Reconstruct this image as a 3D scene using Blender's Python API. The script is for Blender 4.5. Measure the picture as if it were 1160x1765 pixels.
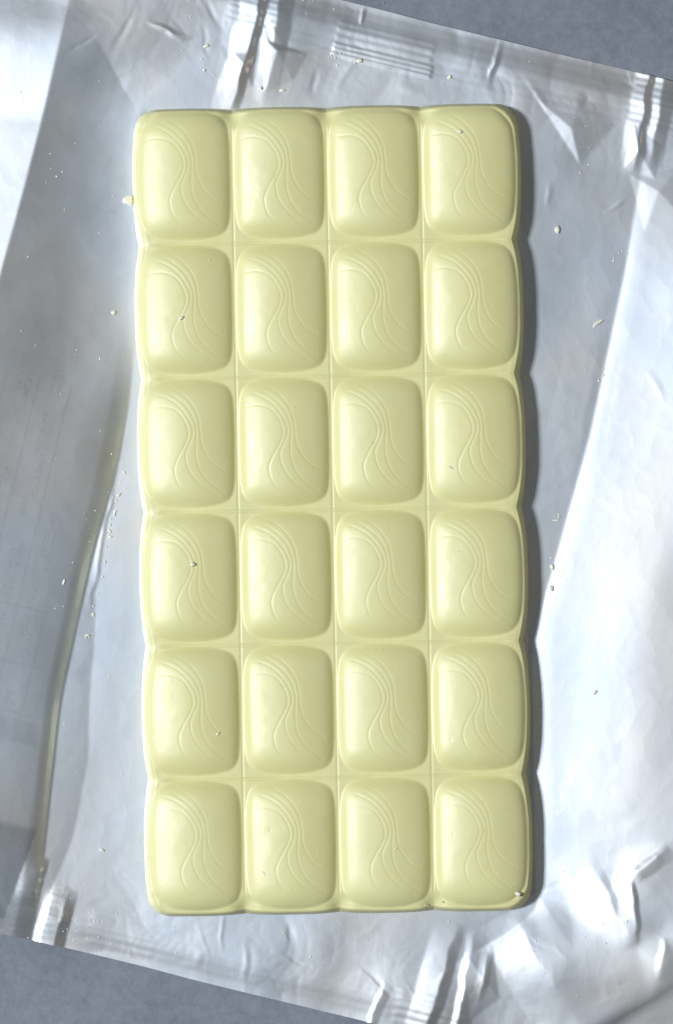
import bpy, bmesh, math, random
import numpy as np
from mathutils import Vector

for o in list(bpy.data.objects):
    bpy.data.objects.remove(o)
scene = bpy.context.scene
C = scene.collection
rng = np.random.default_rng(7)
random.seed(7)

# ------------------------------------------------------------------ scale
# distances of the real thing in millimetres; one Blender unit is a metre
MM = 0.001
PPM = 8.94            # survey scale: plan units per millimetre on the table
CAM_D = 0.80


def P(px, py, z=0.0):
    """plan survey coordinates -> millimetres on the table (height z mm)"""
    k = (CAM_D / MM - z) / (CAM_D / MM)
    return ((px - 580.0) / PPM * k, (882.5 - py) / PPM * k)


# ------------------------------------------------------------------ camera
cam = bpy.data.cameras.new('camera')
cam.sensor_fit = 'VERTICAL'
cam.sensor_height = 24.0
cam.lens = 24.0 * (CAM_D / MM) / (1765.0 / PPM)
cam.clip_start = 0.01
cam.clip_end = 50.0
cam_o = bpy.data.objects.new('camera', cam)
C.objects.link(cam_o)
cam_o.location = (0, 0, CAM_D)
cam_o.rotation_euler = (0, 0, 0)
scene.camera = cam_o

# ------------------------------------------------------------------ light
world = bpy.data.worlds.new('World')
scene.world = world
world.use_nodes = True
bg = world.node_tree.nodes['Background']
bg.inputs['Color'].default_value = (1.0, 0.96, 0.86, 1)
bg.inputs['Strength'].default_value = 0.07


def area(name, loc, size, size_y, power, col, target=(0, 0, 0)):
    l = bpy.data.lights.new(name, 'AREA')
    l.shape = 'RECTANGLE'
    l.size = size
    l.size_y = size_y
    l.energy = power
    l.color = col
    o = bpy.data.objects.new(name, l)
    C.objects.link(o)
    o.location = loc
    d = Vector(target) - Vector(loc)
    o.rotation_euler = d.to_track_quat('-Z', 'Y').to_euler()
    return o


# the window to the left of the table
area('window_light', (-1.50, -0.02, 1.88), 0.25, 0.34, 59.0, (0.94, 0.975, 1.0))
# the pale ceiling and wall of the room on the window side, lit by it
area('ceiling_light', (-0.55, 0.1, 1.55), 1.1, 1.4, 0.5, (0.94, 0.96, 1.0))

# warm fill lamp added on the right to lighten the bar's right flanks
area('right_fill', (1.9, 0.3, 0.75), 1.4, 1.0, 3.2, (1.0, 0.86, 0.62))

scene.view_settings.view_transform = 'Standard'
scene.view_settings.look = 'None'
scene.view_settings.exposure = 0.0
scene.view_settings.gamma = 1.0
scene.view_settings.use_curve_mapping = False
scene.render.engine = 'CYCLES'
scene.cycles.max_bounces = 10


# ------------------------------------------------------------------ materials
def new_mat(name):
    m = bpy.data.materials.new(name)
    m.use_nodes = True
    nt = m.node_tree
    return m, nt, nt.nodes['Principled BSDF'], nt.nodes['Material Output']


def N(nt, kind, **kw):
    n = nt.nodes.new(kind)
    for k, v in kw.items():
        if k in n.inputs:
            n.inputs[k].default_value = v
        else:
            setattr(n, k, v)
    return n


def mat_table():
    m, nt, b, out = new_mat('grey_stone_top')
    tc = N(nt, 'ShaderNodeTexCoord')
    n1 = N(nt, 'ShaderNodeTexNoise', Scale=55.0, Detail=6.0, Roughness=0.62)
    n2 = N(nt, 'ShaderNodeTexNoise', Scale=520.0, Detail=6.0, Roughness=0.8)
    n3 = N(nt, 'ShaderNodeTexNoise', Scale=2600.0, Detail=2.0, Roughness=0.6)
    for n in (n1, n2, n3):
        nt.links.new(tc.outputs['Object'], n.inputs['Vector'])
    r = N(nt, 'ShaderNodeValToRGB')
    r.color_ramp.elements[0].position = 0.3
    r.color_ramp.elements[0].color = (0.125, 0.150, 0.196, 1)
    r.color_ramp.elements[1].position = 0.72
    r.color_ramp.elements[1].color = (0.265, 0.30, 0.362, 1)
    a1 = N(nt, 'ShaderNodeMath', operation='MULTIPLY_ADD')
    a1.inputs[1].default_value = 0.6
    nt.links.new(n2.outputs['Fac'], a1.inputs[0])
    sc = N(nt, 'ShaderNodeMath', operation='MULTIPLY')
    sc.inputs[1].default_value = 0.42
    nt.links.new(n1.outputs['Fac'], sc.inputs[0])
    nt.links.new(sc.outputs[0], a1.inputs[2])
    nt.links.new(a1.outputs[0], r.inputs['Fac'])
    nt.links.new(r.outputs['Color'], b.inputs['Base Color'])
    b.inputs['Roughness'].default_value = 0.62
    bp = N(nt, 'ShaderNodeBump', Strength=0.25, Distance=0.0003)
    mx = N(nt, 'ShaderNodeMath', operation='MULTIPLY_ADD')
    mx.inputs[1].default_value = 0.4
    nt.links.new(n3.outputs['Fac'], mx.inputs[0])
    nt.links.new(n2.outputs['Fac'], mx.inputs[2])
    nt.links.new(mx.outputs[0], bp.inputs['Height'])
    nt.links.new(bp.outputs['Normal'], b.inputs['Normal'])
    return m


def mat_foil():
    """satin aluminium film: a broad and a narrow lobe, faint print showing through"""
    m, nt, b, out = new_mat('silver_foil')
    tc = N(nt, 'ShaderNodeTexCoord')
    at = N(nt, 'ShaderNodeAttribute', attribute_name='print')
    mp = N(nt, 'ShaderNodeMapping')
    mp.inputs['Scale'].default_value = (1.0, 0.25, 1.0)
    mp.inputs['Rotation'].default_value = (0, 0, math.radians(13.7))
    n1 = N(nt, 'ShaderNodeTexNoise', Scale=1500.0, Detail=3.0, Roughness=0.6)
    n2 = N(nt, 'ShaderNodeTexNoise', Scale=60.0, Detail=4.0, Roughness=0.55)
    nt.links.new(tc.outputs['Object'], mp.inputs['Vector'])
    nt.links.new(mp.outputs[0], n1.inputs['Vector'])
    nt.links.new(tc.outputs['Object'], n2.inputs['Vector'])
    bp = N(nt, 'ShaderNodeBump', Strength=0.05, Distance=0.0001)
    # crinkle of the thin film: small facets with sharp borders
    wn = N(nt, 'ShaderNodeTexNoise', Scale=90.0, Detail=2.0)
    nt.links.new(tc.outputs['Object'], wn.inputs['Vector'])
    wm = N(nt, 'ShaderNodeMix', data_type='VECTOR')
    wm.inputs[0].default_value = 0.012
    nt.links.new(tc.outputs['Object'], wm.inputs[4])
    nt.links.new(wn.outputs['Color'], wm.inputs[5])
    vo = N(nt, 'ShaderNodeTexVoronoi', feature='F1', Scale=210.0)
    nt.links.new(wm.outputs[1], vo.inputs['Vector'])
    bp0 = N(nt, 'ShaderNodeBump', Strength=0.09, Distance=0.00035)
    nt.links.new(vo.outputs['Distance'], bp0.inputs['Height'])
    nt.links.new(bp0.outputs['Normal'], bp.inputs['Normal'])
    nt.links.new(n1.outputs['Fac'], bp.inputs['Height'])
    col = N(nt, 'ShaderNodeMix', data_type='RGBA')
    n5 = N(nt, 'ShaderNodeTexNoise', Scale=26.0, Detail=3.0, Roughness=0.5, Distortion=0.8)
    nt.links.new(tc.outputs['Object'], n5.inputs['Vector'])
    rs = N(nt, 'ShaderNodeValToRGB')
    rs.color_ramp.elements[0].position = 0.36
    rs.color_ramp.elements[0].color = (0.80, 0.885, 1.0, 1)
    rs.color_ramp.elements[1].position = 0.66
    rs.color_ramp.elements[1].color = (0.90, 0.915, 0.945, 1)
    nt.links.new(n5.outputs['Fac'], rs.inputs['Fac'])
    nt.links.new(rs.outputs['Color'], col.inputs[6])
    col.inputs[7].default_value = (0.30, 0.34, 0.42, 1)
    nt.links.new(at.outputs['Fac'], col.inputs[0])
    rg = N(nt, 'ShaderNodeMapRange')
    rg.inputs['To Min'].default_value = 0.48
    rg.inputs['To Max'].default_value = 0.65
    nt.links.new(n2.outputs['Fac'], rg.inputs['Value'])
    b.inputs['Metallic'].default_value = 1.0
    nt.links.new(col.outputs[2], b.inputs['Base Color'])
    nt.links.new(rg.outputs[0], b.inputs['Roughness'])
    nt.links.new(bp.outputs['Normal'], b.inputs['Normal'])
    b2 = N(nt, 'ShaderNodeBsdfPrincipled')
    b2.inputs['Metallic'].default_value = 1.0
    b2.inputs['Roughness'].default_value = 0.17
    nt.links.new(col.outputs[2], b2.inputs['Base Color'])
    nt.links.new(bp.outputs['Normal'], b2.inputs['Normal'])
    mix = N(nt, 'ShaderNodeMixShader')
    mix.inputs[0].default_value = 0.33
    nt.links.new(b.outputs[0], mix.inputs[1])
    nt.links.new(b2.outputs[0], mix.inputs[2])
    nt.links.new(mix.outputs[0], out.inputs['Surface'])
    return m


def mat_choc(name, base, sss=0.0, bump=0.10):
    m, nt, b, out = new_mat(name)
    geo = N(nt, 'ShaderNodeNewGeometry')
    n1 = N(nt, 'ShaderNodeTexNoise', Scale=90.0, Detail=4.0, Roughness=0.5)
    n2 = N(nt, 'ShaderNodeTexNoise', Scale=1100.0, Detail=3.0, Roughness=0.6)
    n3 = N(nt, 'ShaderNodeTexNoise', Scale=160.0, Detail=2.0, Roughness=0.5)
    for n in (n1, n2, n3):
        nt.links.new(geo.outputs['Position'], n.inputs['Vector'])
    c = N(nt, 'ShaderNodeMix', data_type='RGBA')
    c.inputs[6].default_value = (base[0] * .97, base[1] * .965, base[2] * .93, 1)
    c.inputs[7].default_value = (min(base[0] * 1.03, 1), min(base[1] * 1.03, 1), base[2] * 1.07, 1)
    nt.links.new(n1.outputs['Fac'], c.inputs[0])
    # faint bloom and rub marks
    n4 = N(nt, 'ShaderNodeTexNoise', Scale=38.0, Detail=7.0, Roughness=0.68, Distortion=1.4)
    nt.links.new(geo.outputs['Position'], n4.inputs['Vector'])
    rb = N(nt, 'ShaderNodeValToRGB')
    rb.color_ramp.elements[0].position = 0.52
    rb.color_ramp.elements[0].color = (0, 0, 0, 1)
    rb.color_ramp.elements[1].position = 0.75
    rb.color_ramp.elements[1].color = (0.55, 0.55, 0.55, 1)
    nt.links.new(n4.outputs['Fac'], rb.inputs['Fac'])
    c2 = N(nt, 'ShaderNodeMix', data_type='RGBA')
    c2.inputs[7].default_value = (min(base[0] * 1.04, 1), min(base[1] * 1.05, 1), base[2] * 1.22, 1)
    nt.links.new(rb.outputs['Color'], c2.inputs[0])
    nt.links.new(c.outputs[2], c2.inputs[6])
    nt.links.new(c2.outputs[2], b.inputs['Base Color'])
    b.inputs['Subsurface Weight'].default_value = 1.0 if sss > 0 else 0.0
    b.inputs['Subsurface Radius'].default_value = (1.0, 0.8, 0.28)
    b.inputs['Subsurface Scale'].default_value = sss
    b.inputs['IOR'].default_value = 1.5
    b.inputs['Specular IOR Level'].default_value = 1.0
    rg = N(nt, 'ShaderNodeMapRange')
    rg.inputs['To Min'].default_value = 0.40
    rg.inputs['To Max'].default_value = 0.53
    nt.links.new(n3.outputs['Fac'], rg.inputs['Value'])
    nt.links.new(rg.outputs[0], b.inputs['Roughness'])
    bp = N(nt, 'ShaderNodeBump', Strength=bump, Distance=0.00015)
    nt.links.new(n2.outputs['Fac'], bp.inputs['Height'])
    nt.links.new(bp.outputs['Normal'], b.inputs['Normal'])
    return m


M_TABLE = mat_table()
M_FOIL = mat_foil()
M_CHOC = mat_choc('white_chocolate', (0.775, 0.755, 0.38))
M_CRUMB = mat_choc('chocolate_crumb', (0.88, 0.87, 0.72), 0.0, 0.0)


# ------------------------------------------------------------------ mesh helpers
def mesh_from_arrays(name, verts, quads, mat, smooth=True, normals=None):
    me = bpy.data.meshes.new(name)
    verts = np.asarray(verts, dtype=np.float32)
    quads = np.asarray(quads, dtype=np.int32)
    me.vertices.add(len(verts))
    me.vertices.foreach_set('co', verts.ravel())
    k = quads.shape[1]
    me.loops.add(len(quads) * k)
    me.loops.foreach_set('vertex_index', quads.ravel())
    me.polygons.add(len(quads))
    me.polygons.foreach_set('loop_start', np.arange(0, len(quads) * k, k, dtype=np.int32))
    me.polygons.foreach_set('loop_total', np.full(len(quads), k, dtype=np.int32))
    me.update(calc_edges=True)
    me.polygons.foreach_set('use_smooth', np.full(len(quads), smooth, dtype=bool))
    if normals is not None:
        me.normals_split_custom_set_from_vertices(np.asarray(normals, dtype=np.float32))
    me.materials.append(mat)
    me.update()
    return me


def mesh_mixed(name, verts, quads, tris, mat, normals):
    me = bpy.data.meshes.new(name)
    me.vertices.add(len(verts))
    me.vertices.foreach_set('co', np.asarray(verts, dtype=np.float32).ravel())
    nq, nt_ = len(quads), len(tris)
    me.loops.add(nq * 4 + nt_ * 3)
    me.loops.foreach_set('vertex_index', np.concatenate([quads.ravel(), tris.ravel()]).astype(np.int32))
    me.polygons.add(nq + nt_)
    me.polygons.foreach_set('loop_start', np.concatenate([np.arange(nq) * 4, nq * 4 + np.arange(nt_) * 3]).astype(np.int32))
    me.polygons.foreach_set('loop_total', np.concatenate([np.full(nq, 4), np.full(nt_, 3)]).astype(np.int32))
    me.update(calc_edges=True)
    me.polygons.foreach_set('use_smooth', np.full(nq + nt_, True))
    me.normals_split_custom_set_from_vertices(np.asarray(normals, dtype=np.float32))
    me.materials.append(mat)
    me.update()
    return me


def link(name, me, parent=None, loc=(0, 0, 0), rz=0.0):
    o = bpy.data.objects.new(name, me)
    C.objects.link(o)
    o.location = loc
    o.rotation_euler = (0, 0, rz)
    if parent is not None:
        o.parent = parent
    return o


def tag(o, label=None, cat=None, group=None, kind=None):
    if label:
        o['label'] = label
    if cat:
        o['category'] = cat
    if group:
        o['group'] = group
    if kind:
        o['kind'] = kind
    return o


def smooth(a, b, x):
    t = np.clip((x - a) / (b - a), 0, 1)
    return t * t * (3 - 2 * t)


def vnoise(x, y, seed):
    """smooth value noise in [-1, 1]"""
    r = np.random.default_rng(seed)
    T = r.uniform(-1, 1, (256, 256))
    xi = np.floor(x).astype(int)
    yi = np.floor(y).astype(int)
    fx = x - xi
    fy = y - yi
    fx = fx * fx * fx * (fx * (fx * 6 - 15) + 10)
    fy = fy * fy * fy * (fy * (fy * 6 - 15) + 10)
    g = lambda i, j: T[i & 255, j & 255]
    return (g(xi, yi) * (1 - fx) + g(xi + 1, yi) * fx) * (1 - fy) + (g(xi, yi + 1) * (1 - fx) + g(xi + 1, yi + 1) * fx) * fy


def spl(v, xs, ys):
    t = np.linspace(xs[0] - 200, xs[-1] + 200, 2000)
    y = np.interp(t, xs, ys)
    k = np.exp(-np.linspace(-2.2, 2.2, 161) ** 2)
    k /= k.sum()
    y = np.convolve(np.pad(y, 80, mode='edge'), k, mode='valid')
    return np.interp(v, t, y)


def smin(a, b, k):
    h = np.clip(0.5 + 0.5 * (b - a) / k, 0, 1)
    return b * (1 - h) + a * h - k * h * (1 - h)


# ------------------------------------------------------------------ table
def build_table():
    n = 40
    xs = np.linspace(-0.45, 0.45, n)
    X, Y = np.meshgrid(xs, xs)
    V = np.stack([X.ravel(), Y.ravel(), np.full(n * n, -0.0012)], 1)
    i, j = np.meshgrid(np.arange(n - 1), np.arange(n - 1))
    a = (j * n + i).ravel()
    q = np.stack([a, a + 1, a + 1 + n, a + n], 1)
    o = link('table_top', mesh_from_arrays('table_top', V, q, M_TABLE))
    tag(o, 'mottled blue-grey stone table top under the foil wrapper', 'table top', kind='structure')


build_table()

# ------------------------------------------------------------------ bar layout (plan units)
BAR_C = (573.5, 879.0)
BAR_ROT = math.radians(1.0)
CELL_W, CELL_H = 161.8, 229.4
NCOL, NROW = 4, 6
HW = 74.0 / 2          # half width, mm, at the notches
HH = 155.2 / 2


# ------------------------------------------------------------------ foil wrapper
CU, SU = 0.9717, 0.2363


def build_wrapper():
    step = 0.27 * PPM
    u1 = np.arange(-560, 1190, step)
    v1 = np.arange(-34, 1667.5, step)
    v1[-1] = 1667
    U, V = np.meshgrid(u1, v1)
    nu, nv = len(u1), len(v1)
    # straight cut ends, a little wavy
    wob = 2.0 * vnoise(U / 170, U * 0 + 3.3, 4) * (smooth(120, -34, V) + smooth(1540, 1667, V))
    V = V + wob
    X = 440 + U * CU - V * SU
    Y = U * SU + V * CU

    def uv(x, y):
        return (x - 440) * CU + y * SU, -(x - 440) * SU + y * CU

    # ---- fold lines of the opened pack
    ucl = spl(V, [-40, 150, 420, 700, 1000, 1250, 1480, 1600, 1700], [-4, 2, -8, -30, -46, -40, -10, 6, 8])
    ucr = spl(V, [-40, 100, 300, 600, 900, 1200, 1500, 1700], [705, 712, 728, 736, 726, 710, 696, 690])
    bl = 238 + (Y - 300) * 0.0166           # the bar's edges hold the film down
    br = 897 + (Y - 300) * 0.0175
    inbar_y = smooth(20, 215, Y) * smooth(1700, 1550, Y)
    d_l = ucl - U
    d_lb = (bl - 4 - X)
    dl = np.where(inbar_y > 0.0, d_l * (1 - inbar_y) + smin(d_l, d_lb, 70.0) * inbar_y, d_l)
    d_r = U - ucr
    d_rb = (X - br - 6)
    dr = np.where(inbar_y > 0.0, d_r * (1 - inbar_y) + smin(d_r, d_rb, 20.0) * inbar_y, d_r)
    dl_mm = np.maximum(dl, 0) / PPM
    dr_mm = np.maximum(dr, 0) / PPM

    # ---- left flap: slope as a function of distance from its fold, integrated
    def prof(knots, slopes, d):
        s = np.linspace(0, 90, 1801)
        sl = np.interp(s, knots, np.tan(np.radians(slopes)))
        z = np.concatenate([[0], np.cumsum((sl[1:] + sl[:-1]) * 0.5 * (s[1] - s[0]))])
        return np.interp(d, s, z)
    W2 = spl(V, [960, 1150, 1330, 1480, 1600], [0, 36, 58, 46, 10])
    dl2 = np.clip(ucl + W2 - U, 0, None) / PPM
    soft2 = np.tan(np.radians(5.0)) * np.minimum(dl2, np.maximum(W2, 1) / PPM) * smooth(960, 1100, V)
    zA = prof([0, 1.5, 5, 10, 15, 19], [-1.5, 1, 4.5, 8, 11.5, 13], dl_mm)
    zB = prof([0, 0.3, 3.0, 3.8, 9, 16, 26, 40], [12, 25, 20, 11, 8.5, 8.5, 9.5, 8], dl_mm)
    zB2 = prof([0, 0.4, 1.1, 3.2, 9, 16, 26, 40], [18, 36, 33, 12, 8.5, 8.5, 9.5, 8], dl_mm)
    tB2 = smooth(780, 1050, V) * smooth(1640, 1380, V)
    zB = zB * (1 - tB2) + zB2 * tB2
    tB = smooth(560, 860, V)
    zl = zA * (1 - tB) + zB * tB + soft2
    # over the second fold the flap drops away to the left
    d_rid = np.maximum(-312 + 5 * np.sin(V / 180) - U, 0) / PPM
    # (the ends of the pack were sealed flat)
    endl = 0.25 + 0.75 * smooth(20, 330, V)
    zl = zl * endl - d_rid * (0.105 + 0.25 * endl)
    # ---- right flap
    zC = prof([0, 0.4, 2.0, 4, 10, 18, 24, 40], [2, 14, 11, 9.0, 10, 9.5, 5.5, 4], dr_mm)
    endr = smooth(0, 330, V) * smooth(1660, 1330, V)
    zr = zC * (0.05 + 0.95 * endr)
    Z = zl + zr

    # ---- undulation of the thin film
    xm, ym = X / PPM, Y / PPM
    um, vm = U / PPM, V / PPM
    flat = np.clip(1 - np.minimum(smooth(0, 40, X - (bl + 12)), smooth(0, 40, br - 4 - X)) * smooth(175, 215, Y) * smooth(1590, 1550, Y), 0, 1)
    ends = np.maximum(smooth(210, 40, V), smooth(1450, 1600, V))
    rightc = smooth(880, 1000, X) * smooth(1300, 1480, Y)
    mid = 0.48 + 0.52 * np.maximum(ends, rightc)
    und = 0.42 * vnoise(um / 19 + 3, vm / 30 + 7, 11) + 0.17 * vnoise(um / 9 + 1, vm / 13 + 2, 12)
    Z = Z + und * mid * flat
    # creases: folded noise gives facets with sharp valleys and ridges
    wx = um + 2.5 * vnoise(um / 8, vm / 8, 21)
    wy = vm + 2.5 * vnoise(um / 8, vm / 8, 22)
    cr = np.abs(vnoise(wx / 11, wy / 13, 23)) * 0.55 + np.abs(vnoise(wx / 5 + 9, wy / 6, 24)) * 0.16
    Z = Z + cr * flat * (0.02 + 0.4 * np.maximum(ends * 0.7, rightc * 0.45))
    fine = np.abs(vnoise(wx / 1.9, wy / 1.9, 25)) * 0.05 + np.abs(vnoise(wx / 0.9, wy / 0.9, 26)) * 0.02
    Z = Z + fine * flat * (0.06 + 0.28 * ends)

    # ---- local folds
    XW = X + 3.2 * vnoise(um / 3.2, vm / 3.6, 51) + 1.0 * vnoise(um / 1.2, vm / 1.2, 52)
    YW = Y + 5.0 * vnoise(um / 3.2 + 40, vm / 3.6, 53)
    def ridge(p0, p1, h, wl, wr, taper0=0.15, taper1=0.15, sharp=1.0):
        nonlocal Z
        x0, y0 = p0
        x1, y1 = p1
        L = math.hypot(x1 - x0, y1 - y0)
        tx, ty = (x1 - x0) / L, (y1 - y0) / L
        s = ((XW - x0) * tx + (YW - y0) * ty) / L
        d = (XW - x0) * ty - (YW - y0) * tx      # positive: to the right when p1 lies below p0
        d = np.where(ty < 0, -d, d) if abs(ty) > 1e-6 else d
        prof_ = np.where(d < 0, np.clip(1 + d / wl, 0, 1), np.clip(1 - d / wr, 0, 1))
        prof_ = prof_ ** sharp
        t = np.clip(s / max(taper0, 1e-3), 0, 1) * np.clip((1 - s) / max(taper1, 1e-3), 0, 1)
        t = np.where((s < 0) | (s > 1), 0, t)
        Z = Z + h * prof_ * t * flat

    def tent(apex, ring, h):
        """pyramid of flat facets: apex raised by h over a polygon"""
        nonlocal Z
        ax, ay = apex
        n = len(ring)
        add = np.zeros_like(Z)
        for i in range(n):
            bx_, by_ = ring[i]
            cx_, cy_ = ring[(i + 1) % n]
            det = (by_ - cy_) * (ax - cx_) + (cx_ - bx_) * (ay - cy_)
            if abs(det) < 1e-6:
                continue
            wa = ((by_ - cy_) * (X - cx_) + (cx_ - bx_) * (Y - cy_)) / det
            wb = ((cy_ - ay) * (X - cx_) + (ax - cx_) * (Y - cy_)) / det
            wc = 1 - wa - wb
            ins = (wa >= 0) & (wb >= 0) & (wc >= 0)
            add = np.where(ins, np.maximum(add, wa) if h > 0 else np.maximum(add, wa), add)
        Z = Z + h * add * flat

    # pleat in the upper seal, left of the middle
    ridge((462, -40), (392, 215), 0.7, 34, 13, 0.02, 0.35)
    ridge((486, -40), (452, 190), 0.5, 20, 26, 0.02, 0.6)
    tent((478, 88), [(458, 70), (530, 92), (505, 140), (455, 160)], 0.5)
    tent((420, 110), [(398, 90), (440, 95), (435, 150), (388, 175)], 0.4)
    # pleat in the upper seal at the right
    ridge((1122, 110), (1092, 305), 0.55, 26, 12, 0.02, 0.3)
    ridge((1150, 120), (1118, 300), 0.5, 20, 22, 0.02, 0.4)
    tent((1100, 260), [(1075, 290), (1092, 215), (1140, 250), (1130, 310)], 0.5)
    tent((1135, 330), [(1085, 300), (1170, 290), (1190, 390), (1110, 400)], 0.4)
    tent((985, 222), [(925, 170), (1000, 155), (1060, 215), (1000, 285)], 0.45)
    ridge((862, 70), (842, 145), 0.35, 5, 9, 0.5, 0.5)
    ridge((627, 10), (622, 42), 0.3, 4, 7, 0.4, 0.4)
    # dent near the upper left corner and slack below the seal
    ridge((150, 40), (240, 200), -0.28, 90, 80, 0.4, 0.4, 1.6)
    ridge((250, 40), (330, 70), 0.25, 6, 9, 0.4, 0.4)
    # lower seal
    ridge((92, 1535), (58, 1660), 0.6, 14, 30, 0.3, 0.02)
    ridge((120, 1530), (88, 1660), 0.85, 30, 16, 0.4, 0.02)
    ridge((790, 1590), (728, 1800), 0.65, 40, 16, 0.4, 0.02)
    ridge((822, 1600), (778, 1800), 0.45, 12, 24, 0.4, 0.02)
    ridge((664, 1690), (634, 1765), 0.25, 6, 14, 0.3, 0.05)
    tent((835, 1690), [(800, 1640), (850, 1640), (860, 1720), (810, 1760)], 0.4)
    # crumpled corner lower right
    tent((1088, 1512), [(1030, 1560), (1080, 1465), (1160, 1440), (1200, 1560), (1092, 1628)], 0.8)
    tent((1140, 1665), [(1095, 1625), (1200, 1590), (1230, 1700), (1120, 1720)], 0.55)
    tent((980, 1560), [(930, 1545), (1000, 1490), (1040, 1570), (990, 1640)], -0.35)
    ridge((960, 1480), (1090, 1630), 0.5, 30, 60, 0.3, 0.3)
    ridge((880, 1570), (1010, 1790), 0.95, 70, 240, 0.25, 0.02, 1.0)
    # the lower part of the left fold is double: a shallow trough beside it
    ridge((75, 1480), (52, 1560), 0.6, 30, 8, 0.3, 0.3)
    # many small sharp creases where the film was handled
    rc = random.Random(17)
    for _ in range(70):
        zone = rc.random()
        if zone < 0.4:
            cx_, cy_ = rc.uniform(130, 1150), 0
            cy_ = max(rc.gauss(110, 50), 5) + (cx_ - 580) * 0.10
        elif zone < 0.75:
            cx_ = rc.uniform(80, 1150)
            cy_ = 1655 + (cx_ - 380) * 0.10 + rc.gauss(0, 35)
        elif zone < 0.9:
            cx_, cy_ = rc.uniform(940, 1160), rc.uniform(1400, 1720)
        else:
            cx_, cy_ = rc.uniform(930, 1160), rc.uniform(220, 700)
        an = rc.gauss(1.3, 0.7)
        ln_ = rc.uniform(12, 55)
        ridge((cx_ - ln_ * math.cos(an), cy_ - ln_ * math.sin(an)), (cx_ + ln_ * math.cos(an), cy_ + ln_ * math.sin(an)),
              rc.choice((-1, 1)) * rc.uniform(0.02, 0.075), rc.uniform(3, 9), rc.uniform(3, 14), 0.4, 0.4)
    # long shallow creases
    ridge((1040, 560), (985, 830), 0.10, 60, 40, 0.3, 0.3)
    ridge((205, 800), (150, 1060), 0.10, 10, 5, 0.3, 0.3)

    Zs = Z
    for _ in range(40):
        Zp = np.pad(Zs, 1, mode='edge')
        Zs = (Zp[:-2, 1:-1] + Zp[2:, 1:-1] + Zp[1:-1, :-2] + Zp[1:-1, 2:] + 2 * Zs) / 6
    Z = Z + (Zs - Z) * 0.85 * rightc
    ridge((1150, 1452), (1082, 1514), 0.32, 10, 22, 0.3, 0.2)
    ridge((1084, 1508), (1097, 1632), 0.30, 26, 8, 0.2, 0.4)
    ridge((1142, 1612), (1136, 1690), 0.28, 9, 24, 0.3, 0.4)
    ridge((1010, 1470), (1092, 1628), 0.16, 30, 12, 0.4, 0.3)
    ridge((845, 1625), (822, 1725), 0.25, 12, 10, 0.4, 0.4)
    # ---- crimp marks of the end seals
    def crimp(u0, u1_, v0, v1_, pitch, amp, soft=8.0):
        nonlocal Z
        m = smooth(u0 - soft, u0 + soft, U) * smooth(u1_ + soft, u1_ - soft, U)
        m = m * smooth(v0 - 4, v0 + 4, V) * smooth(v1_ + 4, v1_ - 4, V)
        w = np.abs(((V - v0) / pitch) % 1.0 - 0.5) * 2
        Z = Z + amp * m * (w ** 0.7)
    crimp(150, 320, 0, 40, 14.5, 0.08, 4)
    crimp(150, 325, 40, 60, 9.0, 0.20, 3)
    crimp(-40, 48, -34, 52, 11.0, 0.06)
    crimp(668, 760, -34, 60, 12.0, 0.07)
    crimp(100, 215, 1588, 1650, 14.0, 0.045)
    crimp(-30, 40, 1570, 1667, 12.0, 0.05)
    crimp(645, 760, 1596, 1667, 14.0, 0.10)
    crimp(60, 700, -34, 60, 15.0, 0.018, 30)
    crimp(200, 640, 1600, 1667, 15.0, 0.02, 30)

    Z = Z - 0.75 * smooth(20, -34, V) - 0.75 * smooth(1615, 1667, V)
    # under the bar the film is pressed flat; nothing sinks below the table
    press = np.minimum(smooth(0, 14, X - (bl + 6)), smooth(0, 14, br - 2 - X)) * smooth(185, 205, Y) * smooth(1568, 1545, Y)
    Z = Z * (1 - press) - 0.1 * press
    Z = np.maximum(Z, -0.95 + 0.1 * np.tanh(Z + 0.95))
    # tiny blur so folds have a bend radius
    for _ in range(1):
        Z = (np.roll(Z, 1, 0) + 2 * Z + np.roll(Z, -1, 0)) / 4 if False else Z
        Zp = np.pad(Z, 1, mode='edge')
        Z = (Zp[:-2, 1:-1] + Zp[2:, 1:-1] + Zp[1:-1, :-2] + Zp[1:-1, 2:] + 4 * Z) / 8

    # ---- faint print seen through the film of the left flap (no legible words)
    pr = np.zeros_like(Z)
    r = np.random.default_rng(5)
    lim_ = np.interp(V, [700, 1000, 1300, 1450], [-140, -110, -58, -33])
    on = smooth(0, 14, lim_ - U) * smooth(640, 720, V) * smooth(1590, 1575, V)
    for uu in (-262, -205, -150, -100, -62):                       # column rules
        pr = np.maximum(pr, 0.55 * np.exp(-((U - uu) / 1.6) ** 2) * (V > 720) * (V < 1350))
    for vv in (1110, 1206, 1290):                             # row rules
        pr = np.maximum(pr, 0.55 * np.exp(-((V - vv) / 1.6) ** 2) * (U > -300))
    glyph = (vnoise(U / 2.6, V / 2.1, 31) > 0.05).astype(float)
    for uu in (-285, -238, -222, -180, -168, -128, -118):     # rows of small type running along the flap
        a = r.uniform(660, 760)
        while a < 1330:
            ln = r.uniform(25, 120)
            pr = np.maximum(pr, 0.5 * glyph * (np.abs(U - uu) < 5) * (V > a) * (V < a + ln))
            a += ln + r.uniform(20, 130)
    band = ((V > 1300) & (V < 1338)).astype(float) * 0.5
    pr = np.maximum(pr, band)
    dark = ((V > 1462) & (V < 1640) & (U < -26 - 0.12 * (V - 1470))).astype(float)
    pale = ((V > 1345) & (V < 1455)).astype(float)   # pale square field
    pr = pr * (1 - pale)
    pr = pr * on * 0.27
    pr = np.maximum(pr, 0.42 * dark * smooth(1470, 1485, V))

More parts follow.
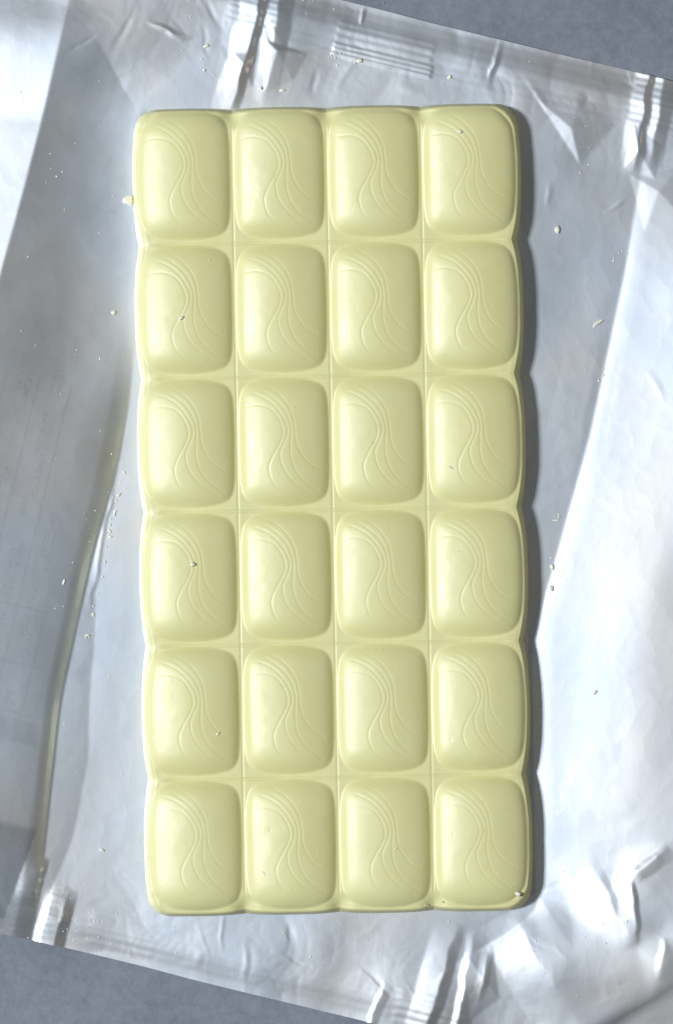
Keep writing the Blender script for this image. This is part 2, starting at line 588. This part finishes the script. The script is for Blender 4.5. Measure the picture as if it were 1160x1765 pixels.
    # ---- split into panels along the folds
    k = (CAM_D / MM - Z) / (CAM_D / MM) * 0 + 1.0
    xw = (X - 580.0) / PPM * k
    yw = (882.5 - Y) / PPM * k
    gz_v, gz_u = np.gradient(Z, v1 / PPM, u1 / PPM)
    # world gradient from wrapper axes: e_u = (CU, -SU), e_v = (-SU, -CU) in world xy
    gx = gz_u * CU + gz_v * (-SU)
    gy = gz_u * (-SU) + gz_v * (-CU)
    nn = np.sqrt(gx * gx + gy * gy + 1)
    NRM = np.stack([(-gx / nn).ravel(), (-gy / nn).ravel(), (1 / nn).ravel()], 1)
    VERT = np.stack([xw.ravel(), yw.ravel(), Z.ravel()], 1) * MM
    ii, jj = np.meshgrid(np.arange(nu - 1), np.arange(nv - 1))
    a = jj * nu + ii
    quad = np.stack([a, a + nu, a + 1 + nu, a + 1], -1)
    Uc, Vc = U[:-1, :-1], V[:-1, :-1]
    top = Vc < 60
    bot = Vc > 1590
    left = (Uc < ucl[:-1, :-1]) & ~top & ~bot
    right = (Uc > ucr[:-1, :-1]) & ~top & ~bot
    base = ~(top | bot | left | right)
    root = bpy.data.objects.new('foil_wrapper', None)
    C.objects.link(root)
    tag(root, 'crinkled silver foil wrapper spread open on the table under the chocolate bar', 'wrapper')
    prf = pr.ravel()
    for nm, mask, lab in (
            ('base_panel', base, None),
            ('side_flap', left, 'grey left flap of the foil with faint print showing through'),
            ('side_flap', right, 'bright white right flap of the foil'),
            ('end_seal', top, 'upper sealed end of the foil with crimp marks and pleats'),
            ('end_seal', bot, 'lower sealed end of the foil with crimp marks and pleats')):
        q = quad[mask]
        ids, inv = np.unique(q.ravel(), return_inverse=True)
        me = mesh_from_arrays(nm, VERT[ids], inv.reshape(-1, 4), M_FOIL, True, NRM[ids])
        at = me.attributes.new('print', 'FLOAT', 'POINT')
        at.data.foreach_set('value', prf[ids].astype(np.float32))
        o = link(nm, me, root)
        if lab:
            o['label'] = lab

    def height_at(px, py):
        uu, vv = uv(px, py)
        i = int(np.clip((uu - u1[0]) / step, 0, nu - 1))
        j = int(np.clip((vv - v1[0]) / step, 0, nv - 1))
        return Z[j, i]
    return height_at


foil_z = build_wrapper()

# ------------------------------------------------------------------ chocolate bar
SLAB_Z = 4.6
PIL_H = 2.4
CW, CH = CELL_W / PPM, CELL_H / PPM          # mm
PA, PB = CW * 0.472, CH * 0.478              # half axes of a square's raised pillow

WAVES = [
    [(115, 212), (160, 206), (200, 205), (260, 225), (305, 280), (325, 345), (310, 400), (275, 460), (248, 520), (250, 570), (275, 625), (330, 665), (385, 690), (428, 712)],
    [(135, 135), (200, 155), (260, 190), (310, 245), (345, 310), (347, 360), (325, 415), (308, 460), (318, 520), (345, 570), (390, 620), (440, 655), (495, 690)],
    [(185, 115), (250, 150), (310, 200), (350, 260), (368, 330), (365, 400), (365, 470), (385, 540), (420, 590), (470, 635), (520, 668)],
    [(215, 95), (280, 130), (335, 180), (375, 250), (388, 330), (395, 400), (420, 460), (460, 510), (530, 555)],
]


def catmull(pts, n=14):
    p = [np.array(pts[0]) * 2 - np.array(pts[1])] + [np.array(q, float) for q in pts] + [np.array(pts[-1]) * 2 - np.array(pts[-2])]
    out = []
    for i in range(1, len(p) - 2):
        for t in np.linspace(0, 1, n, endpoint=False):
            a, b, c, d = p[i - 1], p[i], p[i + 1], p[i + 2]
            out.append(0.5 * ((2 * b) + (c - a) * t + (2 * a - 5 * b + 4 * c - d) * t * t + (3 * b - a - 3 * c + d) * t ** 3))
    out.append(p[-2])
    return np.array(out)


def pillow_profile(X, Y, rr=None):
    """a cushion rolled across its width: crisp flanks left and right, ends that melt into the slab"""
    x = np.clip(np.abs(X / PA), 0, 1.2)
    y = np.clip(np.abs(Y / PB), 0, 1.2)
    return np.maximum(1 - 0.64 * x ** 2 - 0.36 * x ** 10 - 0.15 * y ** 2 - 0.85 * y ** 7, 0)


def wave_relief(X, Y):
    """depth of the four engraved wave lines at points of one square (mm from its centre)"""
    D = np.zeros(X.shape)
    for ln in WAVES:
        c = catmull(ln, 8)
        px = (c[:, 0] - 330) / 235 * CW * 0.462
        py = -(c[:, 1] - 400) / 320 * CH * 0.455
        d2 = np.full(X.shape, 1e9)
        arc = np.zeros(X.shape)
        m = len(px) - 1
        for i in range(m):
            ex, ey = px[i + 1] - px[i], py[i + 1] - py[i]
            L2 = ex * ex + ey * ey + 1e-12
            w = np.clip(((X - px[i]) * ex + (Y - py[i]) * ey) / L2, 0, 1)
            dx, dy = X - px[i] - w * ex, Y - py[i] - w * ey
            dd = dx * dx + dy * dy
            b = dd < d2
            d2 = np.where(b, dd, d2)
            arc = np.where(b, (i + w) / m, arc)
        D = np.maximum(D, smooth(0, 0.06, arc) * smooth(1.0, 0.97, arc) * 0.046 * np.exp(-d2 / 0.15 ** 2))
    return D


def bar_parts():
    """the moulded surface as one field, cut into its 24 squares along the score lines"""
    nxc, nyc = 112, 158                     # samples per square
    inx, iny = HW - 1.15, HH - 1.15

    def axis(inner, ncell, cell, nper):
        k = np.arange(-ncell * nper // 2, ncell * nper // 2 + 1) * (cell / nper)
        # the outer half squares are stretched to the rim
        lim = (ncell / 2 - 0.5) * cell
        full = ncell / 2 * cell
        return np.where(np.abs(k) > lim, np.sign(k) * (lim + (np.abs(k) - lim) / (full - lim) * (inner - lim)), k)
    ax = axis(inx, NCOL, CW, nxc)
    ay = axis(iny, NROW, CH, nyc)
    X, Y = np.meshgrid(ax, ay)
    cx = np.clip(np.floor(X / CW) + 0.5, -NCOL / 2 + .5, NCOL / 2 - .5) * CW
    cy = np.clip(np.floor(Y / CH) + 0.5, -NROW / 2 + .5, NROW / 2 - .5) * CH
    LX, LY = X - cx, Y - cy - 0.35
    rr = np.clip((np.abs(LX / PA) ** 4.2 + np.abs(LY / PB) ** 4.2) ** (1 / 4.2), 0, 1)
    Z = PIL_H * pillow_profile(LX, LY)
    for _ in range(2):                       # moulded fillet
        Zp = np.pad(Z, 1, mode='edge')
        Z = (Zp[:-2, 1:-1] + Zp[2:, 1:-1] + Zp[1:-1, :-2] + Zp[1:-1, 2:] + 2 * Z) / 6
    # engraved waves, the same mould in every square
    gx = np.linspace(-CW / 2, CW / 2, 171)
    gy = np.linspace(-CH / 2, CH / 2, 241)
    GX, GY = np.meshgrid(gx, gy)
    W = wave_relief(GX, GY)
    fi = np.clip((LX + CW / 2) / CW * 170, 0, 169.999)
    fj = np.clip((LY + CH / 2) / CH * 240, 0, 239.999)
    i0, j0 = fi.astype(int), fj.astype(int)
    fi, fj = fi - i0, fj - j0
    Wi = (W[j0, i0] * (1 - fi) + W[j0, i0 + 1] * fi) * (1 - fj) + (W[j0 + 1, i0] * (1 - fi) + W[j0 + 1, i0 + 1] * fi) * fj
    wear = 1.0 + 0.22 * vnoise(X / 9 + 5, Y / 9 + 2, 41)
    Z = SLAB_Z + Z - Wi * wear * (rr < 0.985)
    # score lines
    for k in range(1, NCOL):
        c = (k - NCOL / 2) * CW
        Z -= 0.08 * np.exp(-((X - c) / 0.19) ** 2) * smooth(HH - 2.2, HH - 5.5, np.abs(Y))
    for k in range(1, NROW):
        c = (k - NROW / 2) * CH
        Z -= 0.20 * np.exp(-((Y - c) / 0.19) ** 2) * smooth(HW - 2.5, HW - 5.0, np.abs(X))
    # hand-sized unevenness of the casting
    Z += 0.11 * vnoise(X / 11, Y / 11, 42) + 0.03 * vnoise(X / 4, Y / 4, 45) + 0.012 * vnoise(X / 1.6, Y / 1.6, 43)
    # pinholes of trapped air and small scuffs
    rp = np.random.default_rng(77)
    for _ in range(80):
        px_, py_ = rp.uniform(-HW + 2, HW - 2), rp.uniform(-HH + 2, HH - 2)
        sx_, an_ = rp.uniform(0.10, 0.24), rp.uniform(0, 3.14)
        el = rp.choice([1.0, 1.0, 1.0, 5.0])
        i0_, i1_ = np.searchsorted(ax, [px_ - 2.5, px_ + 2.5])
        j0_, j1_ = np.searchsorted(ay, [py_ - 2.5, py_ + 2.5])
        ddx, ddy = X[j0_:j1_, i0_:i1_] - px_, Y[j0_:j1_, i0_:i1_] - py_
        aa, bb = ddx * math.cos(an_) + ddy * math.sin(an_), -ddx * math.sin(an_) + ddy * math.cos(an_)
        Z[j0_:j1_, i0_:i1_] -= (0.035 if el == 1 else 0.02) * np.exp(-(aa / sx_ / el) ** 2 - (bb / sx_) ** 2)

    def cellfrac(x, y):
        return ((x / CW + NCOL / 2) % 1.0) * 2 - 1, ((y / CH + NROW / 2) % 1.0) * 2 - 1

    def warp(px, py, tx, ty, sc):
        """round the corners and scallop the rim of the rectangle tx * ty"""
        R = 4.0
        qx = np.clip(px, -(tx - R), tx - R)
        qy = np.clip(py, -(ty - R), ty - R)
        dx, dy = px - qx, py - qy
        dl = np.maximum(np.hypot(dx, dy), 1e-9)
        ex_, ey_ = np.clip(dx / R, -1.2, 1.2), np.clip(dy / R, -1.2, 1.2)
        fxm, fym = np.sqrt(1 - ey_ * ey_ / 2), np.sqrt(1 - ex_ * ex_ / 2)
        wx = np.abs(dx) / dl * np.clip(np.abs(dx) / R, 0, 1) ** 2
        wy = np.abs(dy) / dl * np.clip(np.abs(dy) / R, 0, 1) ** 2
        fx, fy = cellfrac(px, py)
        by = 1 - np.abs(fy) ** 2.6
        by = np.where(np.abs(py) > (NROW / 2 - 0.5) * CH, np.maximum(by, 0.45), by)
        bx = 1 - np.abs(fx) ** 3.0
        bx = np.where(np.abs(px) > (NCOL / 2 - 0.5) * CW, np.maximum(bx, 0.45), bx)
        ox = (1.40 * by - 0.75) * wx * sc
        oy = (0.60 * bx - 0.30) * wy * sc
        return qx + dx * fxm + np.sign(dx) * ox, qy + dy * fym + np.sign(dy) * oy

    def dips(x, y):
        fx, fy = cellfrac(x, y)
        nfx = np.exp(-((1 - np.abs(fx)) / 0.20) ** 2) * (np.abs(x) < (NCOL / 2 - 0.5) * CW) * smooth(HH - 4.5, HH - 1, np.abs(y))
        nfy = np.exp(-((1 - np.abs(fy)) / 0.13) ** 2) * (np.abs(y) < (NROW / 2 - 0.5) * CH) * smooth(HW - 4.5, HW - 1, np.abs(x))
        return 1.1 * nfx + 0.2 * nfy
    Z = Z - dips(X, Y)
    # the rim rolls over
    edge = np.maximum(smooth(inx - 1.0, inx, np.abs(X)), smooth(iny - 1.0, iny, np.abs(Y)))
    Z = Z - 0.10 * edge
    WX, WY = warp(X, Y, inx, iny, 1.0)
    ny, nx = X.shape
    idx = np.arange(nx * ny).reshape(ny, nx)
    VV = [np.stack([WX.ravel(), WY.ravel(), Z.ravel()], 1)]
    quads = [np.stack([idx[:-1, :-1], idx[:-1, 1:], idx[1:, 1:], idx[1:, :-1]], -1).reshape(-1, 4)]
    col = np.repeat(np.arange(NCOL), nxc)[None, :].repeat(ny - 1, 0)
    row = np.repeat(np.arange(NROW), nyc)[:, None].repeat(nx - 1, 1)
    owner = [(row * NCOL + col).ravel()]
    loop = np.concatenate([idx[0, :-1], idx[:-1, -1], idx[-1, :0:-1], idx[:0:-1, 0]])
    lx, ly = X.ravel()[loop], Y.ravel()[loop]
    nl = len(loop)
    a = np.arange(nl)
    b = (a + 1) % nl
    mx, my = (lx[a] + lx[b]) / 2, (ly[a] + ly[b]) / 2
    lcol = np.clip(np.floor(mx / CW + NCOL / 2), 0, NCOL - 1).astype(int)
    lrow = np.clip(np.floor(my / CH + NROW / 2), 0, NROW - 1).astype(int)
    lown = lrow * NCOL + lcol
    # wall: outset from nominal, height as share of the rim height
    ztop = Z.ravel()[loop]
    rings = [(-0.92, 0.955), (-0.78, 0.88), (-0.64, 0.76), (-0.45, 0.55), (-0.22, 0.30), (-0.05, 0.14), (0.0, 0.09), (-0.12, 0.045), (-0.5, 0.02)]
    prev = loop
    cnt = nx * ny
    for off, zf in rings:
        tx, ty = HW + off, HH + off
        px = np.where(np.abs(np.abs(lx) - inx) < 1e-6, np.sign(lx) * tx, lx)
        py = np.where(np.abs(np.abs(ly) - iny) < 1e-6, np.sign(ly) * ty, ly)
        wx_, wy_ = warp(px, py, tx, ty, 0.7 + 0.3 * zf)
        zz = np.where(zf > 0.3, ztop * zf, SLAB_Z * zf)
        zz = zz + 0.05 * vnoise(wx_ / 2.5, wy_ / 2.5, 44) * (0.1 < zf)
        VV.append(np.stack([wx_, wy_, zz], 1))
        cur = cnt + np.arange(nl)
        quads.append(np.stack([prev[a], cur[a], cur[b], prev[b]], 1))
        owner.append(lown)
        prev = cur
        cnt += nl
    VV = np.concatenate(VV)
    Q = np.concatenate(quads)
    OW = np.concatenate(owner)
    # shared normals so that the cut leaves no shading seam
    fn = np.cross(VV[Q[:, 2]] - VV[Q[:, 0]], VV[Q[:, 3]] - VV[Q[:, 1]])
    NR = np.zeros_like(VV)
    for c in range(4):
        np.add.at(NR, Q[:, c], fn)
    NR /= np.maximum(np.linalg.norm(NR, axis=1, keepdims=True), 1e-12)
    out = []
    for r in range(NROW):
        for c in range(NCOL):
            q = Q[OW == r * NCOL + c]
            ids, inv = np.unique(q.ravel(), return_inverse=True)
            q = inv.reshape(-1, 4)
            v = VV[ids]
            nr = NR[ids]
            # open border -> walls of the break and a floor
            e = np.concatenate([q[:, [0, 1]], q[:, [1, 2]], q[:, [2, 3]], q[:, [3, 0]]])
            key = e[:, 0].astype(np.int64) * 10 ** 7 + e[:, 1]
            rev = e[:, 1].astype(np.int64) * 10 ** 7 + e[:, 0]
            be = e[~np.isin(key, rev)]
            bv = np.unique(be)
            m = np.full(len(v), -1)
            m[bv] = len(v) + np.arange(len(bv))
            low = v[bv].copy()
            low[:, 2] = SLAB_Z * 0.02 - 0.02
            mid = np.array([[v[:, 0].mean(), v[:, 1].mean(), SLAB_Z * 0.02 - 0.02]])
            ci = len(v) + len(bv)
            wq = np.stack([be[:, 1], be[:, 0], m[be[:, 0]], m[be[:, 1]]], 1)
            ft = np.stack([m[be[:, 1]], m[be[:, 0]], np.full(len(be), ci), np.full(len(be), ci)], 1)
            dn = np.array([[0, 0, -1.0]])
            v2 = np.concatenate([v, low, mid])
            n2 = np.concatenate([nr, np.repeat(dn, len(bv) + 1, 0)])
            centre = np.array([(c + .5 - NCOL / 2) * CW, (r + .5 - NROW / 2) * CH, 0])
            me = mesh_mixed('chocolate_square', (v2 - centre) * MM, np.concatenate([q, wq]), ft[:, :3], M_CHOC, n2)
            out.append((r, c, me, centre))
    return out


def build_bar():
    bx, by = P(BAR_C[0], BAR_C[1], 6)
    root = bpy.data.objects.new('chocolate_bar', None)
    C.objects.link(root)
    root.location = (bx * MM, by * MM, 0)
    root.rotation_euler = (0, 0, BAR_ROT)
    tag(root, 'pale yellow white chocolate bar of twenty-four pillowy squares lying on silver foil', 'chocolate bar')
    for r, c, me, ctr in bar_parts():
        link('chocolate_square', me, root, tuple(ctr * MM))


build_bar()


# ------------------------------------------------------------------ crumbs
def crumb_arrays(sx, sy, sz, rz, seed, sub=2):
    bm = bmesh.new()
    bmesh.ops.create_icosphere(bm, subdivisions=sub, radius=1.0)
    r = random.Random(seed)
    ph = [r.uniform(0, 6.28) for _ in range(6)]
    for v in bm.verts:
        c = v.co
        f = 1 + 0.16 * math.sin(3.1 * c.x + ph[0]) * math.sin(2.7 * c.y + ph[1]) + 0.13 * math.sin(5.3 * c.z + ph[2] + 3 * c.x) + r.uniform(-.10, .10)
        # broken faces: flatten against a couple of planes
        for k in range(3):
            n = Vector((math.cos(ph[3] + 2.1 * k), math.sin(ph[3] + 2.1 * k), 0.5 * math.sin(ph[4] + k))).normalized()
            dd = c.dot(n)
            if dd > 0.62:
                v.co = c = c - n * (dd - 0.62) * 0.8
        v.co = Vector((c.x * sx * f, c.y * sy * f, c.z * sz * f))
    cs, sn = math.cos(rz), math.sin(rz)
    zmin = min(v.co.z for v in bm.verts)
    V = [(v.co.x * cs - v.co.y * sn, v.co.x * sn + v.co.y * cs, v.co.z - zmin) for v in bm.verts]
    F = [[v.index for v in f.verts] for f in bm.faces]
    bm.free()
    return np.array(V), np.array(F)


def bar_top(px, py):
    """height of the bar's surface in mm at a plan point, or None off the bar"""
    x, y = P(px, py, 7)
    bx, by = P(BAR_C[0], BAR_C[1], 6)
    dx, dy = x - bx, y - by
    cs, sn = math.cos(-BAR_ROT), math.sin(-BAR_ROT)
    lx, ly = dx * cs - dy * sn, dx * sn + dy * cs
    if abs(lx) > HW - 1.6 or abs(ly) > HH - 1.6:
        return None
    cx = (math.floor(lx / CW) + 0.5) * CW
    cy = (math.floor(ly / CH) + 0.5) * CH + 0.35
    X, Y = lx - cx, ly - cy
    rr = (abs(X / PA) ** 4.2 + abs(Y / PB) ** 4.2) ** (1 / 4.2)
    if rr >= 1:
        return SLAB_Z
    return SLAB_Z + PIL_H * float(pillow_profile(X, Y))


def ground_z(px, py):
    z = bar_top(px, py)
    return foil_z(px, py) if z is None else z


CRUMBS = [   # plan x, y, half length, half width (plan units), angle, label
    (221, 345, 11, 9, 0.2, 'largest cream crumb touching the left edge of the bar beside the top row'),
    (196, 539, 5, 4.5, 0.0, 'small round crumb on the grey left flap beside the second row'),
    (961, 396, 5, 8, 0.0, 'upright oval crumb on the foil right of the first row'),
    (1030, 557, 12, 4, 0.7, 'stubby slanting sliver on the foil near the right flap fold'),
    (950, 1014, 5, 6, 0.3, 'round crumb at the shadow edge where the right flap fold meets it'),
    (952, 977, 4, 7, 0.1, 'slim upright crumb just above the round one at the shadow edge'),
    (959, 897, 8, 2, 0.05, 'thin level sliver on the foil right of the fourth row'),
    (904, 650, 4, 4, 0.4, 'tiny crumb in the dark shadow at the notch below the second row'),
    (356, 79, 6, 4, 0.3, 'flat crumb left of the upper left pleat, topmost of its scatter'),
    (352, 121, 3, 3, 0.2, 'tiny crumb left of the upper left pleat, below the flat crumb'),
    (449, 152, 4, 4, 0.9, 'small crumb in the upper left pleat just above the bar'),
    (486, 156, 6, 3, 0.0, 'small flat crumb right of the upper left pleat above the bar'),
    (775, 133, 5, 4, 0.3, 'small crumb on the foil above the bar under the crimp lines'),
    (620, 105, 7, 4, 0.2, 'pale crumb on the foil touching the upper crimp lines'),
    (1026, 1193, 6, 3, 0.8, 'grey-looking speck alone on the bright right flap'),
    (312, 548, 6, 4, 0.4, 'white crumb on the first square of the second row'),
    (332, 973, 6, 5, 0.7, 'broken white crumb on the first square of the fourth row'),
    (776, 806, 7, 2.5, -0.3, 'short white sliver on the last square of the third row'),
    (793, 227, 5, 4, 0.5, 'white crumb on the last square of the top row'),
    (375, 1265, 5, 2.5, 0.6, 'small sliver on the first square of the fifth row'),
    (455, 1506, 6, 2, -0.9, 'thin sliver on the second square of the bottom row'),
    (893, 1541, 6, 5, 0.1, 'white crumb at the lower right corner of the bar'),
    (110, 1003, 2.2, 7, -0.3, 'narrow upright sliver on the grey left flap beside the fourth row'),
    (175, 1465, 6, 3, -0.4, 'white sliver on the foil left of the bottom row'),
]


def build_crumbs():
    for i, (px, py, a, b, rz, lab) in enumerate(CRUMBS):
        h = min(a, b) * (0.5 if bar_top(px, py) is None else 0.42)
        V, F = crumb_arrays(a * 0.88 / PPM, b * 0.88 / PPM, h / PPM, rz, 100 + i, 3 if a > 8 else 2)
        me = mesh_from_arrays('chocolate_crumb', V * MM, F, M_CRUMB, a <= 8)
        z = ground_z(px, py)
        x, y = P(px, py, z)
        o = link('chocolate_crumb', me, None, (x * MM, y * MM, (z - 0.06) * MM))
        tag(o, lab, 'crumb', 'crumbs fallen from the bar')


def build_dust():
    """fine shavings nobody could count"""
    r = random.Random(3)
    spots = []
    def scatter(cx, cy, sx, sy, n, s0, s1, ang=0.0):
        for _ in range(int(n * 0.6)):
            gx, gy = r.gauss(0, sx), r.gauss(0, sy)
            spots.append((cx + gx * math.cos(ang) - gy * math.sin(ang), cy + gx * math.sin(ang) + gy * math.cos(ang), r.uniform(s0, s1)))
    scatter(350, 95, 22, 30, 16, 0.6, 1.6)
    scatter(470, 20, 90, 30, 40, 0.5, 1.4)
    scatter(610, 100, 30, 10, 16, 0.8, 2.0)
    scatter(1062, 435, 14, 16, 12, 0.7, 1.8)
    scatter(1040, 640, 8, 10, 6, 1.0, 2.6)
    scatter(85, 260, 40, 60, 20, 0.6, 1.6)
    scatter(150, 1580, 50, 30, 90, 0.5, 1.5)
    scatter(190, 1000, 60, 260, 60, 0.5, 1.5)
    scatter(560, 1620, 250, 30, 60, 0.5, 1.6)
    scatter(1000, 250, 80, 60, 40, 0.5, 1.6)
    scatter(980, 1600, 90, 60, 50, 0.5, 1.5)
    scatter(955, 960, 12, 60, 14, 0.6, 1.8)
    scatter(890, 1535, 14, 12, 7, 0.5, 1.3)
    scatter(120, 500, 70, 250, 40, 0.4, 1.2)
    for _ in range(16):
        spots.append((r.uniform(250, 900), r.uniform(200, 1560), r.uniform(0.5, 1.5)))
    for _ in range(40):                       # scraps caught along the left fold
        t = r.random()
        spots.append((212 - 62 * t + r.gauss(0, 2.5), 810 + 300 * t, r.uniform(0.8, 2.4)))
    VV, FF, n = [], [], 0
    for i, (px, py, s) in enumerate(spots):
        V, F = crumb_arrays(s * r.uniform(0.8, 2.2) / PPM, s / PPM, s * 0.5 / PPM, r.uniform(0, 3.1), 500 + i, 1)
        z = ground_z(px, py)
        x, y = P(px, py, z)
        V = V + np.array([x, y, z - 0.02])
        VV.append(V)
        FF.append(F + n)
        n += len(V)
    me = mesh_from_arrays('chocolate_dust', np.concatenate(VV) * MM, np.concatenate(FF), M_CRUMB, True)
    o = link('chocolate_dust', me)
    tag(o, 'fine white chocolate dust scattered over the foil and bar', 'dust', kind='stuff')


build_crumbs()
build_dust()
